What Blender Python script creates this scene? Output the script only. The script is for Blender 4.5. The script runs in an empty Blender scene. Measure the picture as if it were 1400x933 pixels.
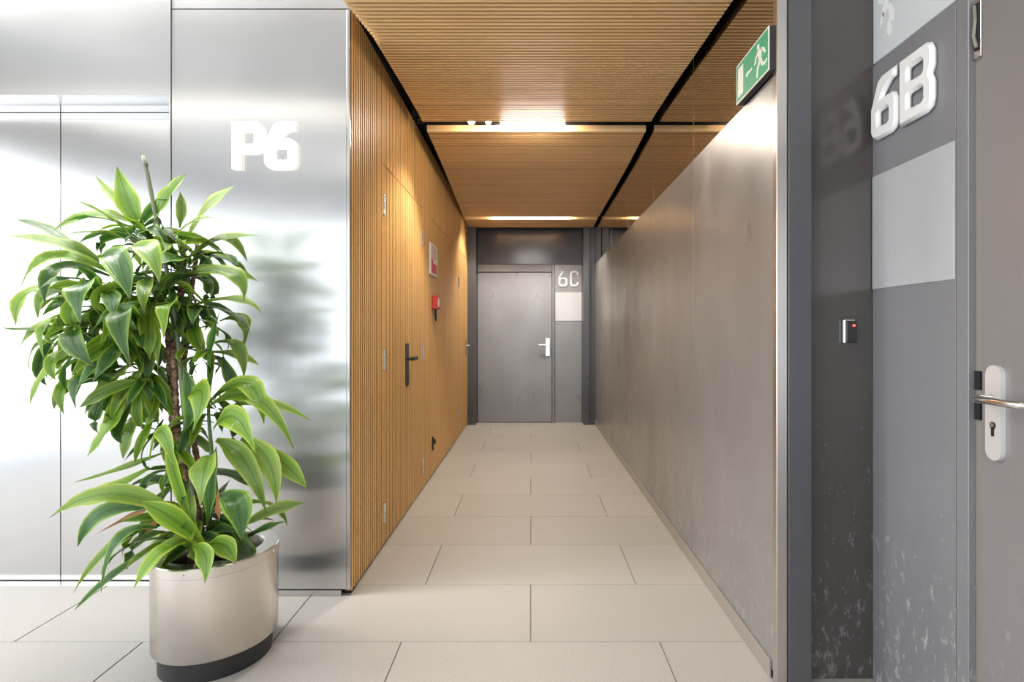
import bpy, bmesh, math, random
from mathutils import Vector, Matrix
random.seed(7)
C = bpy.context.scene
COL = C.collection
F = 777.0                       # focal length in pixels of the 1400x933 frame

# ------------------------------------------------------------------ camera
cam = bpy.data.cameras.new('camera'); co = bpy.data.objects.new('camera', cam); COL.objects.link(co)
co.location = (0, 0, 1.2); co.rotation_euler = (math.pi/2, 0, 0)
cam.sensor_width = 36; cam.lens = F/1400*36
cam.shift_x = -26/1400; cam.shift_y = -12.5/1400
cam.clip_start = 0.02
C.camera = co

# ------------------------------------------------------------------ world, daylight, exposure
w = bpy.data.worlds.new('world'); C.world = w; w.use_nodes = True
w.node_tree.nodes['Background'].inputs[0].default_value = (0.85, 0.92, 1.0, 1)
w.node_tree.nodes['Background'].inputs[1].default_value = 1.0
C.view_settings.view_transform = 'Standard'; C.view_settings.look = 'None'
C.view_settings.gamma = 1; C.view_settings.exposure = 0.8
C.view_settings.use_curve_mapping = False
C.cycles.caustics_reflective = False; C.cycles.caustics_refractive = False; C.cycles.blur_glossy = 1.0

def area(name, loc, rot, sx, sy, power, col):
    l = bpy.data.lights.new(name, 'AREA'); l.shape = 'RECTANGLE'; l.size = sx; l.size_y = sy
    l.energy = power; l.color = col
    o = bpy.data.objects.new(name, l); COL.objects.link(o); o.location = loc; o.rotation_euler = rot
    return o
# daylight through the lobby glazing (wall behind the photographer and wall at the far left)
area('daylight_window_back', (-1.65, -3.1, 1.45), (math.pi/2, 0, 0), 5.5, 2.5, 48, (0.94, 0.97, 1.0))
area('daylight_window_left', (-4.6, -0.4, 1.45), (math.pi/2, 0, -math.pi/2), 4.4, 2.5, 56, (0.94, 0.97, 1.0))
# added fill light, unseen, high in the lobby close to the steel wall
area('added_lobby_fill', (-2.5, 2.22, 3.28), (0, 0, 0), 3.2, .4, 75, (1.0, 0.97, 0.93))

# ------------------------------------------------------------------ materials
def mat(name, col, rough=.5, metal=0, spec=.5, emit=None, estr=0):
    m = bpy.data.materials.new(name); m.use_nodes = True
    p = m.node_tree.nodes['Principled BSDF']
    p.inputs['Base Color'].default_value = (*col, 1); p.inputs['Roughness'].default_value = rough
    p.inputs['Metallic'].default_value = metal; p.inputs['Specular IOR Level'].default_value = spec
    if emit:
        p.inputs['Emission Color'].default_value = (*emit, 1); p.inputs['Emission Strength'].default_value = estr
    return m
def nd(m, t, **k):
    n = m.node_tree.nodes.new(t)
    for a, v in k.items(): setattr(n, a, v)
    return n
def lk(m, a, b): m.node_tree.links.new(a, b)
def pr(m): return m.node_tree.nodes['Principled BSDF']
def noise(m, scale, detail=3, mapping=(1,1,1), coord='Object', rough=.5):
    tc = nd(m, 'ShaderNodeTexCoord') if coord != 'Position' else nd(m, 'ShaderNodeNewGeometry')
    mp = nd(m, 'ShaderNodeMapping'); mp.inputs['Scale'].default_value = mapping
    n = nd(m, 'ShaderNodeTexNoise'); n.inputs['Scale'].default_value = scale; n.inputs['Detail'].default_value = detail
    n.inputs['Roughness'].default_value = rough
    lk(m, tc.outputs[coord], mp.inputs['Vector']); lk(m, mp.outputs[0], n.inputs['Vector'])
    return n
def ramp(m, src, stops):
    r = nd(m, 'ShaderNodeValToRGB'); e = r.color_ramp.elements
    while len(e) < len(stops): e.new(.5)
    for el, (p, c) in zip(e, stops): el.position = p; el.color = (*c, 1)
    lk(m, src, r.inputs[0]); return r
def bump(m, src, strength, dist=.01):
    b = nd(m, 'ShaderNodeBump'); b.inputs['Strength'].default_value = strength; b.inputs['Distance'].default_value = dist
    lk(m, src, b.inputs['Height']); lk(m, b.outputs[0], pr(m).inputs['Normal']); return b

def steel(name, col, rough, aniso, rot=0.0, metal=1.0, var=.06, scratch=False):
    m = mat(name, col, rough, metal)
    p = pr(m); p.inputs['Anisotropic'].default_value = aniso; p.inputs['Anisotropic Rotation'].default_value = rot
    t = nd(m, 'ShaderNodeTangent', direction_type='UV_MAP'); t.uv_map = 'UVMap'
    lk(m, t.outputs[0], p.inputs['Tangent'])
    n = noise(m, 1.6, 4, coord='Position')
    c0 = tuple(x*(1-var) for x in col); c1 = tuple(min(1, x*(1+var)) for x in col)
    r = ramp(m, n.outputs[0], [(.3, c0), (.7, c1)])
    lk(m, r.outputs[0], p.inputs['Base Color'])
    n2 = noise(m, 2.2, 5, (1, 1, 3), coord='Position')
    mr2 = nd(m, 'ShaderNodeMapRange'); mr2.inputs['To Min'].default_value = rough*.85; mr2.inputs['To Max'].default_value = rough*1.15
    lk(m, n2.outputs[0], mr2.inputs['Value']); lk(m, mr2.outputs[0], p.inputs['Roughness'])
    return m
M = {}
M['steel'] = steel('brushed_steel', (.60, .60, .60), .23, .9)
M['steel_pot'] = mat('planter_steel', (.72, .675, .62), .25, 1)
M['chrome'] = mat('satin_chrome', (.72, .71, .69), .22, 1)
def panel_mat(name, col, rough, metal, spec=.5, scuff=0.):
    m = mat(name, col, rough, metal, spec)
    n = noise(m, 2.0, 6, (1, 1, .6), coord='Position', rough=.6)
    r = ramp(m, n.outputs[0], [(.3, tuple(x*.9 for x in col)), (.7, tuple(x*1.1 for x in col))])
    out = r.outputs[0]
    if scuff:
        n3 = noise(m, 38, 5, (1, 1, .45), coord='Position', rough=.75)
        g = nd(m, 'ShaderNodeNewGeometry'); s = nd(m, 'ShaderNodeSeparateXYZ'); lk(m, g.outputs['Position'], s.inputs[0])
        mr = nd(m, 'ShaderNodeMapRange'); mr.inputs['From Min'].default_value = 1.15; mr.inputs['From Max'].default_value = .1
        mr.inputs['To Min'].default_value = -.16; mr.inputs['To Max'].default_value = 0.0
        lk(m, s.outputs['Z'], mr.inputs['Value'])
        ad = nd(m, 'ShaderNodeMath', operation='ADD'); lk(m, n3.outputs[0], ad.inputs[0]); lk(m, mr.outputs[0], ad.inputs[1])
        rr = ramp(m, ad.outputs[0], [(.53, (0, 0, 0)), (.62, (scuff,)*3)])
        mx = nd(m, 'ShaderNodeMix', data_type='RGBA'); lk(m, rr.outputs[0], mx.inputs[0]); lk(m, out, mx.inputs[6])
        mx.inputs[7].default_value = (.75, .75, .77, 1); out = mx.outputs[2]
    lk(m, out, pr(m).inputs['Base Color'])
    n2 = noise(m, 3.5, 6, (1, 1, .5), coord='Position')
    r2 = ramp(m, n2.outputs[0], [(.3, (rough*.8,)*3), (.75, (rough*1.25,)*3)])
    lk(m, r2.outputs[0], pr(m).inputs['Roughness'])
    return m
M['dark_panel'] = panel_mat('anthracite_panel', (.33, .323, .32), .34, .45, .5, .25)
M['dark_mirror'] = mat('smoked_mirror', (.50, .45, .41), .04, 1)
M['frame'] = panel_mat('grey_lacquered_metal', (.105, .105, .115), .32, .25)
M['side_panel'] = panel_mat('mid_grey_lacquer', (.24, .24, .255), .38, .1, .5, .4)
M['recess'] = panel_mat('dark_glossy_panel', (.10, .089, .086), .16, .35, .5, .2)
M['door_grey'] = panel_mat('door_lacquer', (.275, .262, .264), .34, .2, .5, .15)
M['far_door'] = panel_mat('far_door_lacquer', (.29, .295, .315), .30, .25)
M['transom_dark'] = panel_mat('dark_transom', (.06, .063, .078), .22, .3)
M['olive'] = mat('olive_metal', (.36, .34, .28), .4, .4)
M['black'] = mat('matt_black', (.008, .008, .009), .6)
M['black_plastic'] = mat('black_plastic', (.025, .024, .025), .35)
M['white_plate'] = panel_mat('white_plate', (.62, .63, .65), .32, .3)
M['pale_glass'] = mat('pale_frosted_glass', (.66, .70, .72), .22, 0, .6)
M['decal'] = mat('white_decal', (.85, .86, .86), .3)
M['white_letter'] = mat('white_acrylic', (.86, .86, .86), .35)
M['lit_letter'] = mat('lit_acrylic', (.9, .9, .9), .4, emit=(1, .95, .86), estr=1.0)
M['halo'] = mat('lit_letter_side', (.9, .9, .9), .4, emit=(1, .86, .66), estr=.7)
M['plinth'] = mat('black_plinth', (.022, .021, .022), .4)
M['soil'] = mat('dark_soil', (.018, .014, .011), .95)
n = noise(M['soil'], 60, 4); bump(M['soil'], n.outputs[0], .8, .02)
M['lobby_white'] = mat('lobby_plaster', (.58, .58, .575), .7)
M['red'] = mat('red_plastic', (.62, .05, .05), .4)
M['red_print'] = mat('red_print', (.70, .08, .12), .5)
M['white'] = mat('white_plastic', (.82, .82, .80), .4)
M['green'] = mat('sign_green', (.05, .38, .20), .45)
M['glow_white'] = mat('sign_white', (.86, .88, .78), .5)
M['led'] = mat('red_led', (.6, .02, .02), .4, emit=(1, .05, .03), estr=3)
M['lamp'] = mat('lamp_tube', (1, 1, 1), .4, emit=(1, .92, .80), estr=115)
M['lamp_hidden'] = mat('lamp_tube_far', (1, 1, 1), .4, emit=(1, .92, .80), estr=90)
M['added_lamp'] = mat('added_lamp_tube', (1, 1, 1), .4, emit=(1, .92, .80), estr=27)  # for the added lamp out of view
M['spot_lens'] = mat('spot_lens', (1, 1, 1), .4, emit=(1, .86, .66), estr=110)
M['lobby_lamp'] = mat('lobby_lamp', (1, 1, 1), .4, emit=(1, .93, .82), estr=4.5)

def wood(name, axis, base, tint=1.0):
    m = mat(name, base, .42, 0, .4)
    sc = {'z': (14, 14, .7), 'x': (.7, 14, 14)}[axis]
    n = noise(m, 3.2, 5, sc, coord='Position', rough=.6)
    dk = tuple(x*.84 for x in base); lt = tuple(min(1, x*1.1) for x in base)
    r = ramp(m, n.outputs[0], [(.28, dk), (.5, base), (.75, lt)])
    oi = nd(m, 'ShaderNodeObjectInfo')
    mr = nd(m, 'ShaderNodeMapRange'); mr.inputs['To Min'].default_value = .92; mr.inputs['To Max'].default_value = 1.06
    lk(m, oi.outputs['Random'], mr.inputs['Value'])
    hs = nd(m, 'ShaderNodeHueSaturation'); lk(m, r.outputs[0], hs.inputs['Color']); lk(m, mr.outputs[0], hs.inputs['Value'])
    lk(m, hs.outputs[0], pr(m).inputs['Base Color'])
    bump(m, n.outputs[0], .05, .002)
    return m
M['wood_wall'] = wood('oak_slat_upright', 'z', (.95, .57, .22))
M['wood_ceil'] = wood('oak_slat_ceiling', 'x', (1.0, .70, .36))
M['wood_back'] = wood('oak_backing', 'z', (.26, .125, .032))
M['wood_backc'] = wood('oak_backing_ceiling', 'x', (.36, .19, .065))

M['core'] = wood('slat_groove_shade', 'z', (.50, .25, .07))  # darker wood tone that paints the shade between slats on their sides
M['groove_shade_ceil'] = wood('slat_groove_shade_ceiling', 'x', (.66, .38, .15))

def tile_mat():
    m = mat('beige_stone_tile', (.55, .50, .44), .42, 0, .45)
    n = noise(m, 220, 3, coord='Position', rough=.7)
    r = ramp(m, n.outputs[0], [(.33, (.375, .354, .325)), (.5, (.48, .456, .426)), (.68, (.56, .538, .508))])
    n2 = noise(m, 1.5, 4, coord='Position')
    oi = nd(m, 'ShaderNodeObjectInfo')
    ad = nd(m, 'ShaderNodeMath', operation='MULTIPLY_ADD'); lk(m, oi.outputs['Random'], ad.inputs[0]); ad.inputs[1].default_value = .06
    mr = nd(m, 'ShaderNodeMapRange'); mr.inputs['To Min'].default_value = .90; mr.inputs['To Max'].default_value = 1.04
    lk(m, n2.outputs[0], mr.inputs['Value']); lk(m, mr.outputs[0], ad.inputs[2])
    hs = nd(m, 'ShaderNodeHueSaturation'); lk(m, r.outputs[0], hs.inputs['Color']); lk(m, ad.outputs[0], hs.inputs['Value'])
    lk(m, hs.outputs[0], pr(m).inputs['Base Color'])
    bump(m, n.outputs[0], .05, .001)
    return m
M['tile'] = tile_mat()
M['grout'] = mat('grey_grout', (.27, .25, .225), .8)

def leaf_mat(name, mid, edge, dead=False):
    m = mat(name, mid, .27, 0, .85)
    tc = nd(m, 'ShaderNodeTexCoord'); s = nd(m, 'ShaderNodeSeparateXYZ'); lk(m, tc.outputs['UV'], s.inputs[0])
    a = nd(m, 'ShaderNodeMath', operation='SUBTRACT'); lk(m, s.outputs['X'], a.inputs[0]); a.inputs[1].default_value = .5
    b = nd(m, 'ShaderNodeMath', operation='ABSOLUTE'); lk(m, a.outputs[0], b.inputs[0])
    mp = nd(m, 'ShaderNodeMapping'); mp.inputs['Scale'].default_value = (14, .8, 1); lk(m, tc.outputs['UV'], mp.inputs[0])
    nz = nd(m, 'ShaderNodeTexNoise'); nz.inputs['Scale'].default_value = 1.6; nz.inputs['Detail'].default_value = 3
    lk(m, mp.outputs[0], nz.inputs['Vector'])
    c = nd(m, 'ShaderNodeMath', operation='MULTIPLY_ADD'); lk(m, nz.outputs[0], c.inputs[0]); c.inputs[1].default_value = .46
    lk(m, b.outputs[0], c.inputs[2])
    dk = tuple(x*.38 for x in mid)
    r = ramp(m, c.outputs[0], [(.19, dk), (.32, mid), (.54, mid), (.68, edge), (.78, edge)])
    out = r.outputs[0]
    # browned tip
    t = ramp(m, s.outputs['Y'], [(.955, (0, 0, 0)), (.995, (1, 1, 1))])
    mx = nd(m, 'ShaderNodeMix', data_type='RGBA'); lk(m, t.outputs[0], mx.inputs[0]); lk(m, out, mx.inputs[6]); mx.inputs[7].default_value = (.22, .12, .05, 1)
    oi = nd(m, 'ShaderNodeObjectInfo')
    mr = nd(m, 'ShaderNodeMapRange'); mr.inputs['To Min'].default_value = .75; mr.inputs['To Max'].default_value = 1.2
    lk(m, oi.outputs['Random'], mr.inputs['Value'])
    hs = nd(m, 'ShaderNodeHueSaturation'); lk(m, mx.outputs[2], hs.inputs['Color']); lk(m, mr.outputs[0], hs.inputs['Value'])
    p = pr(m); lk(m, hs.outputs[0], p.inputs['Base Color'])
    bump(m, nz.outputs[0], .75, .005)
    tr = nd(m, 'ShaderNodeBsdfTranslucent'); lk(m, hs.outputs[0], tr.inputs[0])
    mxs = nd(m, 'ShaderNodeMixShader'); mxs.inputs[0].default_value = .3
    outn = m.node_tree.nodes['Material Output']
    lk(m, p.outputs[0], mxs.inputs[1]); lk(m, tr.outputs[0], mxs.inputs[2]); lk(m, mxs.outputs[0], outn.inputs[0])
    return m
M['leaf'] = leaf_mat('dracaena_leaf', (.20, .385, .026), (.52, .68, .07))
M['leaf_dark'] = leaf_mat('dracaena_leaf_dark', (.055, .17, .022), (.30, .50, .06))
M['leaf_light'] = leaf_mat('dracaena_leaf_light', (.27, .47, .05), (.56, .70, .10))
M['stem_green'] = mat('green_stem', (.12, .22, .05), .45)
def cane_mat():
    m = mat('ringed_cane', (.2, .1, .06), .7)
    n = noise(m, 55, 3, (1, 1, 1.2), coord='Position', rough=.7)
    r = ramp(m, n.outputs[0], [(.36, (.045, .028, .018)), (.5, (.20, .10, .06)), (.66, (.55, .36, .25))])
    lk(m, r.outputs[0], pr(m).inputs['Base Color']); bump(m, n.outputs[0], .8, .006)
    return m
M['cane'] = cane_mat()
M['stake'] = mat('bamboo_stake', (.20, .23, .15), .5)

# ------------------------------------------------------------------ helpers
WO = {}                                     # world origin of every object
def link(o): COL.objects.link(o); return o
def props(o, label=None, cat=None, group=None, kind=None):
    if label: o['label'] = label
    if cat: o['category'] = cat
    if group: o['group'] = group
    if kind: o['kind'] = kind
    return o
def thing(name, loc, label, cat, group=None, kind=None):
    o = link(bpy.data.objects.new(name, None)); o.location = loc; o.empty_display_size = .1
    WO[o] = Vector(loc); return props(o, label, cat, group, kind)
def uvbox(me):
    uv = me.uv_layers.new(name='UVMap') if not me.uv_layers else me.uv_layers[0]
    for p in me.polygons:
        a = [abs(x) for x in p.normal]; k = a.index(max(a))
        for li in p.loop_indices:
            v = me.vertices[me.loops[li].vertex_index].co
            uv.data[li].uv = ((v.y, v.z), (v.x, v.z), (v.x, v.y))[k]
def mesh(name, bm, m, parent=None, uv=True, smooth=False, origin=None):
    """bm is in world coordinates; the mesh is stored relative to its parent's origin (or to origin)."""
    if parent is not None: o0 = WO[parent]
    else: o0 = Vector(origin) if origin is not None else Vector((0, 0, 0))
    bmesh.ops.translate(bm, verts=bm.verts, vec=-o0)
    me = bpy.data.meshes.new(name); bm.to_mesh(me); bm.free()
    for p in me.polygons: p.use_smooth = smooth
    if uv: uvbox(me)
    me.materials.append(m)
    o = link(bpy.data.objects.new(name, me)); WO[o] = o0
    if parent is not None: o.parent = parent
    else: o.location = o0
    return o
def add_box(bm, x0, x1, y0, y1, z0, z1, bev=0):
    r = bmesh.ops.create_cube(bm, size=1)
    bmesh.ops.scale(bm, verts=r['verts'], vec=(abs(x1-x0), abs(y1-y0), abs(z1-z0)))
    bmesh.ops.translate(bm, verts=r['verts'], vec=((x0+x1)/2, (y0+y1)/2, (z0+z1)/2))
    if bev:
        es = list({e for v in r['verts'] for e in v.link_edges})
        bmesh.ops.bevel(bm, geom=es, offset=bev, segments=1, affect='EDGES')
    return bm
def bx(x0, x1, y0, y1, z0, z1, bev=0): return add_box(bmesh.new(), x0, x1, y0, y1, z0, z1, bev)
def box(name, d, m, parent=None, bev=0): return mesh(name, bx(*d, bev), m, parent)
def struct(name, d, m, label=None, bev=0):
    o = mesh(name, bx(*d, bev), m, None, origin=((d[0]+d[1])/2, (d[2]+d[3])/2, d[4]))
    return props(o, label, None, None, 'structure')
def tube(bm, pts, rads, seg=8, cap=True):
    pts = [Vector(p) for p in pts]; rings = []
    for i, p in enumerate(pts):
        t = (pts[min(i+1, len(pts)-1)] - pts[max(i-1, 0)]).normalized()
        a = t.orthogonal().normalized() if i == 0 else (rings_a - t*rings_a.dot(t)).normalized()
        rings_a = a; b = t.cross(a)
        rr = rads[i] if isinstance(rads, (list, tuple)) else rads
        rings.append([bm.verts.new(p + (a*math.cos(2*math.pi*k/seg) + b*math.sin(2*math.pi*k/seg))*rr) for k in range(seg)])
    for r0, r1 in zip(rings, rings[1:]):
        for k in range(seg): bm.faces.new((r0[k], r0[(k+1) % seg], r1[(k+1) % seg], r1[k]))
    if cap: bm.faces.new(rings[0][::-1]); bm.faces.new(rings[-1])
    return bm
def P(px, py, Y): return Vector(((px-726)*Y/F, Y, 1.2-(py-454)*Y/F))
UNIT = bpy.data.meshes.new('slat')
_b = bx(-.5, .5, -.5, .5, -.5, .5); _b.to_mesh(UNIT); _b.free(); uvbox(UNIT)
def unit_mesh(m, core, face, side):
    me = UNIT.copy(); me.materials.append(m); me.materials.append(core)     # wood face; gap shade painted as a darker colour on the two groove sides
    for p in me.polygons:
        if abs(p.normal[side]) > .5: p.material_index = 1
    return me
def piece(name, me, loc, scale, parent, rot=None):
    o = link(bpy.data.objects.new(name, me)); o.parent = parent; o.location = Vector(loc) - WO[parent]; o.scale = scale
    if rot: o.rotation_euler = rot
    WO[o] = Vector(loc); return o
def glyph(name, loops, origin, ax, ay, size, depth, bevel, m, parent, res=0):
    """flat outline (unit box) -> solid letter: x along ax, y along ay."""
    cu = bpy.data.curves.new(name, 'CURVE'); cu.dimensions = '2D'; cu.fill_mode = 'BOTH'
    cu.extrude = max(depth/2-bevel, .0001); cu.bevel_depth = bevel; cu.bevel_resolution = res; cu.offset = -bevel
    for lp in loops:
        s = cu.splines.new('POLY'); s.points.add(len(lp)-1); s.use_cyclic_u = True
        for p, (x, y) in zip(s.points, lp): p.co = (x*size, y*size, 0, 1)
    t = bpy.data.objects.new('tmp', cu); COL.objects.link(t)
    dg = bpy.context.evaluated_depsgraph_get(); dg.update()
    me = bpy.data.meshes.new_from_object(t.evaluated_get(dg)); bpy.data.objects.remove(t); bpy.data.curves.remove(cu)
    ax = Vector(ax); ay = Vector(ay); az = ax.cross(ay); o0 = WO[parent]
    for v in me.vertices: v.co = Vector(origin) - o0 + ax*v.co.x + ay*v.co.y + az*(v.co.z + depth/2)
    me.materials.clear(); me.materials.append(m); me.name = name
    o = link(bpy.data.objects.new(name, me)); o.parent = parent; WO[o] = o0
    return o
def ch(x0, x1, y0, y1, c):                  # chamfered rectangle loop
    return [(x0+c, y0), (x1-c, y0), (x1, y0+c), (x1, y1-c), (x1-c, y1), (x0+c, y1), (x0, y1-c), (x0, y0+c)]
def gP(t, W=.66): return [[(0, 0), (t, 0), (t, .34), (W-.16, .34), (W-.04, .40), (W, .50), (W, .84), (W-.05, .95), (W-.16, 1), (0, 1)],
                          ch(t, W-t, .34+t, 1-t, .03)]
def gB(t, W=.70): return [[(0, 0), (W-.14, 0), (W-.04, .05), (W, .16), (W, .42), (W-.05, .52), (W, .62), (W, .85), (W-.05, .95), (W-.16, 1), (0, 1)],
                          ch(t, W-t, t, .5-t*.42, .03), ch(t, W-t, .5+t*.52, 1-t, .03)]
def g6(t, W=.68): return [[(.14, 0), (W-.14, 0), (W-.04, .05), (W, .15), (W, .50), (W-.04, .59), (W-.14, .64), (t+.10, .64), (t+.14, .70), (t+.26, .80), (W-.12, .84), (W-.04, .84), (W-.03, 1), (W*.46, 1), (W*.28, .93), (.08, .70), (0, .52), (0, .14), (.04, .05)],
                          ch(t, W-t, t, .64-t, .03)]
def gC(t, W=.6): return [[(.12, 0), (W-.12, 0), (W, .12), (W, .28), (W-t, .28), (W-t, .12+t*.4), (W-.12-t*.3, t), (.12+t*.3, t), (t, .12+t*.4), (t, .88-t*.4), (.12+t*.3, 1-t), (W-.12-t*.3, 1-t), (W-t, .88-t*.4), (W-t, .72), (W, .72), (W, .88), (W-.12, 1), (.12, 1), (0, .88), (0, .12)]]
def g6thin(t, W=.6): return [[(.12, 0), (W-.12, 0), (W, .12), (W, .46), (W-.12, .58), (t, .58), (t*1.1, .62), (W*.62, 1-t*.4), (W*.45, 1), (.03, .66), (0, .56), (0, .12)], ch(t, W-t, t, .58-t, .06)]

# ------------------------------------------------------------------ setting: floor
XL, XR, YF = -.82, .834, 7.52
floor = struct('floor', (-4.5, 1.4, -3.0, 7.9, -.06, -.004), M['grout'], 'pale beige stone floor laid in staggered long tiles')
tile_cache = {}
def tile(x0, x1, y0, y1):
    g = .0016
    key = (round(x1-x0, 3), round(y1-y0, 3))
    if key not in tile_cache:
        b = bx(-(x1-x0)/2+g, (x1-x0)/2-g, -(y1-y0)/2+g, (y1-y0)/2-g, -.004, 0, .0008)
        me = bpy.data.meshes.new('tile'); b.to_mesh(me); b.free(); me.materials.append(M['tile']); tile_cache[key] = me
    piece('tile', tile_cache[key], ((x0+x1)/2, (y0+y1)/2, 0), (1, 1, 1), floor)
r = 0
for k in range(-11, 11):
    y0 = 2.2+.498*k; y1 = y0+.498
    y0 = max(y0, -2.99); y1 = min(y1, 7.6)
    off = 0 if k % 2 == 0 else -.5
    lo, hi = (-4.45, 1.25) if y0 < 2.6 else (-.86, .86)
    if y0 < 2.60 < y1 + .3 and y0 > 2.1: lo = -4.45
    x = off-5
    while x < hi:
        a, b = max(x, lo), min(x+.998, hi)
        if b-a > .03:
            if a < -1.5 and y1 > 2.80: tile(a, b, y0, 2.80)
            else: tile(a, b, y0, y1)
        x += 1.0

# ------------------------------------------------------------------ setting: lobby shell
struct('ceiling', (-4.5, 1.4, -3.0, 2.56, 3.3, 3.4), M['lobby_white'], 'plain pale lobby ceiling above the steel wall')
wb = struct('wall_back', (-4.5, 1.4, -3.12, -3.0, 0, .12), M['lobby_white'], 'low sill under the lobby glazing behind the camera')
mesh('lintel', bx(-4.5, 1.4, -3.12, -3.0, 2.72, 3.3), M['lobby_white'], wb)
for i in range(5):
    x = -4.45+i*1.41
    mesh('mullion', bx(x-.025, x+.025, -3.08, -3.0, .12, 2.72), M['frame'], wb)
wl = struct('wall_front_left', (-4.62, -4.5, 1.85, 2.9, 0, 3.3), M['lobby_white'], 'pale lobby wall at the far left')
mesh('wall_pier', bx(-4.62, -4.5, -3.12, -2.65, 0, 3.3), M['lobby_white'], wl)
mesh('lintel', bx(-4.62, -4.5, -2.65, 1.85, 2.72, 3.3), M['lobby_white'], wl)
# ceiling void over the corridor
struct('ceiling', (-.95, 1.4, 2.6, 7.9, 2.80, 2.9), M['black'], 'black void above the slatted wooden ceiling')
struct('trim_1', (-.82, 1.4, 2.56, 2.6, 2.80, 3.3), M['black'], 'black fascia above the corridor mouth')

# steel wall with the lift
ws = struct('wall_left', (-4.5, -.90, 2.80, 2.95, 0, 3.3), M['frame'], 'brushed steel wall beside the corridor mouth')
Y1 = 2.58
def sp(name, d, label=None, bev=.0012):
    o = box(name, d, M['steel'], ws, bev)
    if label: o['label'] = label
sp('panel', (-1.632, -.838, Y1, Y1+.02, .03, 2.665), 'large brushed steel sheet carrying the lit floor number')
sp('panel', (-1.632, -.822, Y1, Y1+.02, 2.669, 3.3))
sp('corner_trim', (-.836, -.822, Y1-.002, Y1+.018, .03, 2.665))
sp('panel', (-4.5, -1.640, Y1, Y1+.02, 2.276, 3.3))
sp('jamb', (-1.640, -1.634, Y1-.004, Y1+.17, 0, 3.3), None, 0)
sp('kick_strip', (-1.632, -.862, Y1-.002, Y1+.02, 0, .027))
box('recess_shadow', (-.86, -.825, Y1+.03, Y1+.09, 0, .03), M['black'], ws)
sp('soffit', (-4.5, -1.642, Y1+.02, Y1+.17, 2.276, 2.29), None, 0)
lift = thing('door_1', (-2.27, 2.74, 0), 'brushed steel lift door of two leaves under a steel header', None, None, 'structure')
for x0, x1 in ((-4.45, -3.36), (-3.356, -2.266), (-2.262, -1.644)):
    box('door_leaf', (x0, x1, 2.735, 2.76, .006, 2.255), M['steel'], lift, .001)
    box('header', (x0, x1, 2.735, 2.76, 2.259, 2.30), M['steel'], lift, .001)
box('shadow_gap', (-4.45, -1.644, 2.762, 2.78, .0, 2.30), M['black'], lift)
box('door_sill', (-4.45, -1.644, 2.68, 2.735, -.003, .002), M['chrome'], lift)

# ------------------------------------------------------------------ setting: wooden left wall
ZS, ZT = 2.132, 2.68
wd = struct('wall_left', (-.90, -.866, 2.62, YF+.1, 0, 2.80), M['black'], 'oak slatted corridor wall with hidden doors')
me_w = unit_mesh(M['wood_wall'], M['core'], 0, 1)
doors = [(3.154, 3.714), (3.716, 4.276), (4.685, 6.0), (6.37, 7.25)]
dobj = []
dlab = ['hidden slatted oak door leaf with hinges on its near edge', 'hidden slatted oak door leaf with the black lever handle',
        'slatted oak cabinet door under the red fire sign', 'slatted oak door at the far end with a steel lever']
for i, (a, b) in enumerate(doors):
    d = thing('door_%d' % (4+i), (-.845, (a+b)/2, .02), dlab[i], None, None, 'structure')
    box('door_panel', (-.862, -.8445, a+.003, b-.003, .02, ZS-.003), M['wood_back'], d)
    dobj.append((a, b, d))
segs = []; y = 2.602
for a, b in doors: segs.append((y, a)); y = b
segs.append((y, YF))
for a, b in segs:
    if b-a > .02: box('backing_panel', (-.862, -.8445, a+.001, b-.001, .02, ZT), M['wood_back'], wd)
for a, b in doors: box('backing_panel', (-.862, -.8445, a, b, ZS+.003, ZT), M['wood_back'], wd)
PW = .035; k = 0
while True:
    y = 2.607+PW*k; k += 1
    if y > YF-.02: break
    dd = [d for a, b, d in dobj if a < y < b]
    wS = .0195
    if dd:
        piece('slat', me_w, (-.832, y, (.018+ZS-.004)/2), (.025, wS, ZS-.022), dd[0])
        piece('slat', me_w, (-.832, y, (ZS+.004+ZT)/2), (.025, wS, ZT-ZS-.004), wd)
    else:
        piece('slat', me_w, (-.832, y, (.018+ZT)/2), (.025, wS, ZT-.018), wd)
def hinge(y, z, d, parent_label='satin steel hinge'):
    b = bmesh.new()
    add_box(b, -.8195, -.8155, y-.017, y+.017, z-.055, z+.055, .001)
    tube(b, [(-.812, y, z-.055), (-.812, y, z-.002)], .007, 8); tube(b, [(-.812, y, z+.002), (-.812, y, z+.055)], .007, 8)
    o = mesh('hinge', b, M['chrome'], d); o['label'] = parent_label
for z in (1.905, 1.045, .195): hinge(3.158, z, dobj[0][2])
for z in (1.905, 1.045, .195): hinge(4.272, z, dobj[1][2])
hinge(6.375, 1.76, dobj[3][2]); hinge(6.375, .3, dobj[3][2])
# black lever in a tall recessed plate
hp = box('handle_plate', (-.822, -.8165, 3.715, 3.795, .842, 1.125), M['black_plastic'], dobj[1][2], .001); hp['label'] = 'tall black pull plate'
b = bmesh.new(); tube(b, [(-.818, 3.742, 1.022), (-.778, 3.742, 1.022)], .009, 10); add_box(b, -.788, -.772, 3.733, 3.885, 1.010, 1.034, .003)
mesh('handle', b, M['black_plastic'], hp)
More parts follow.
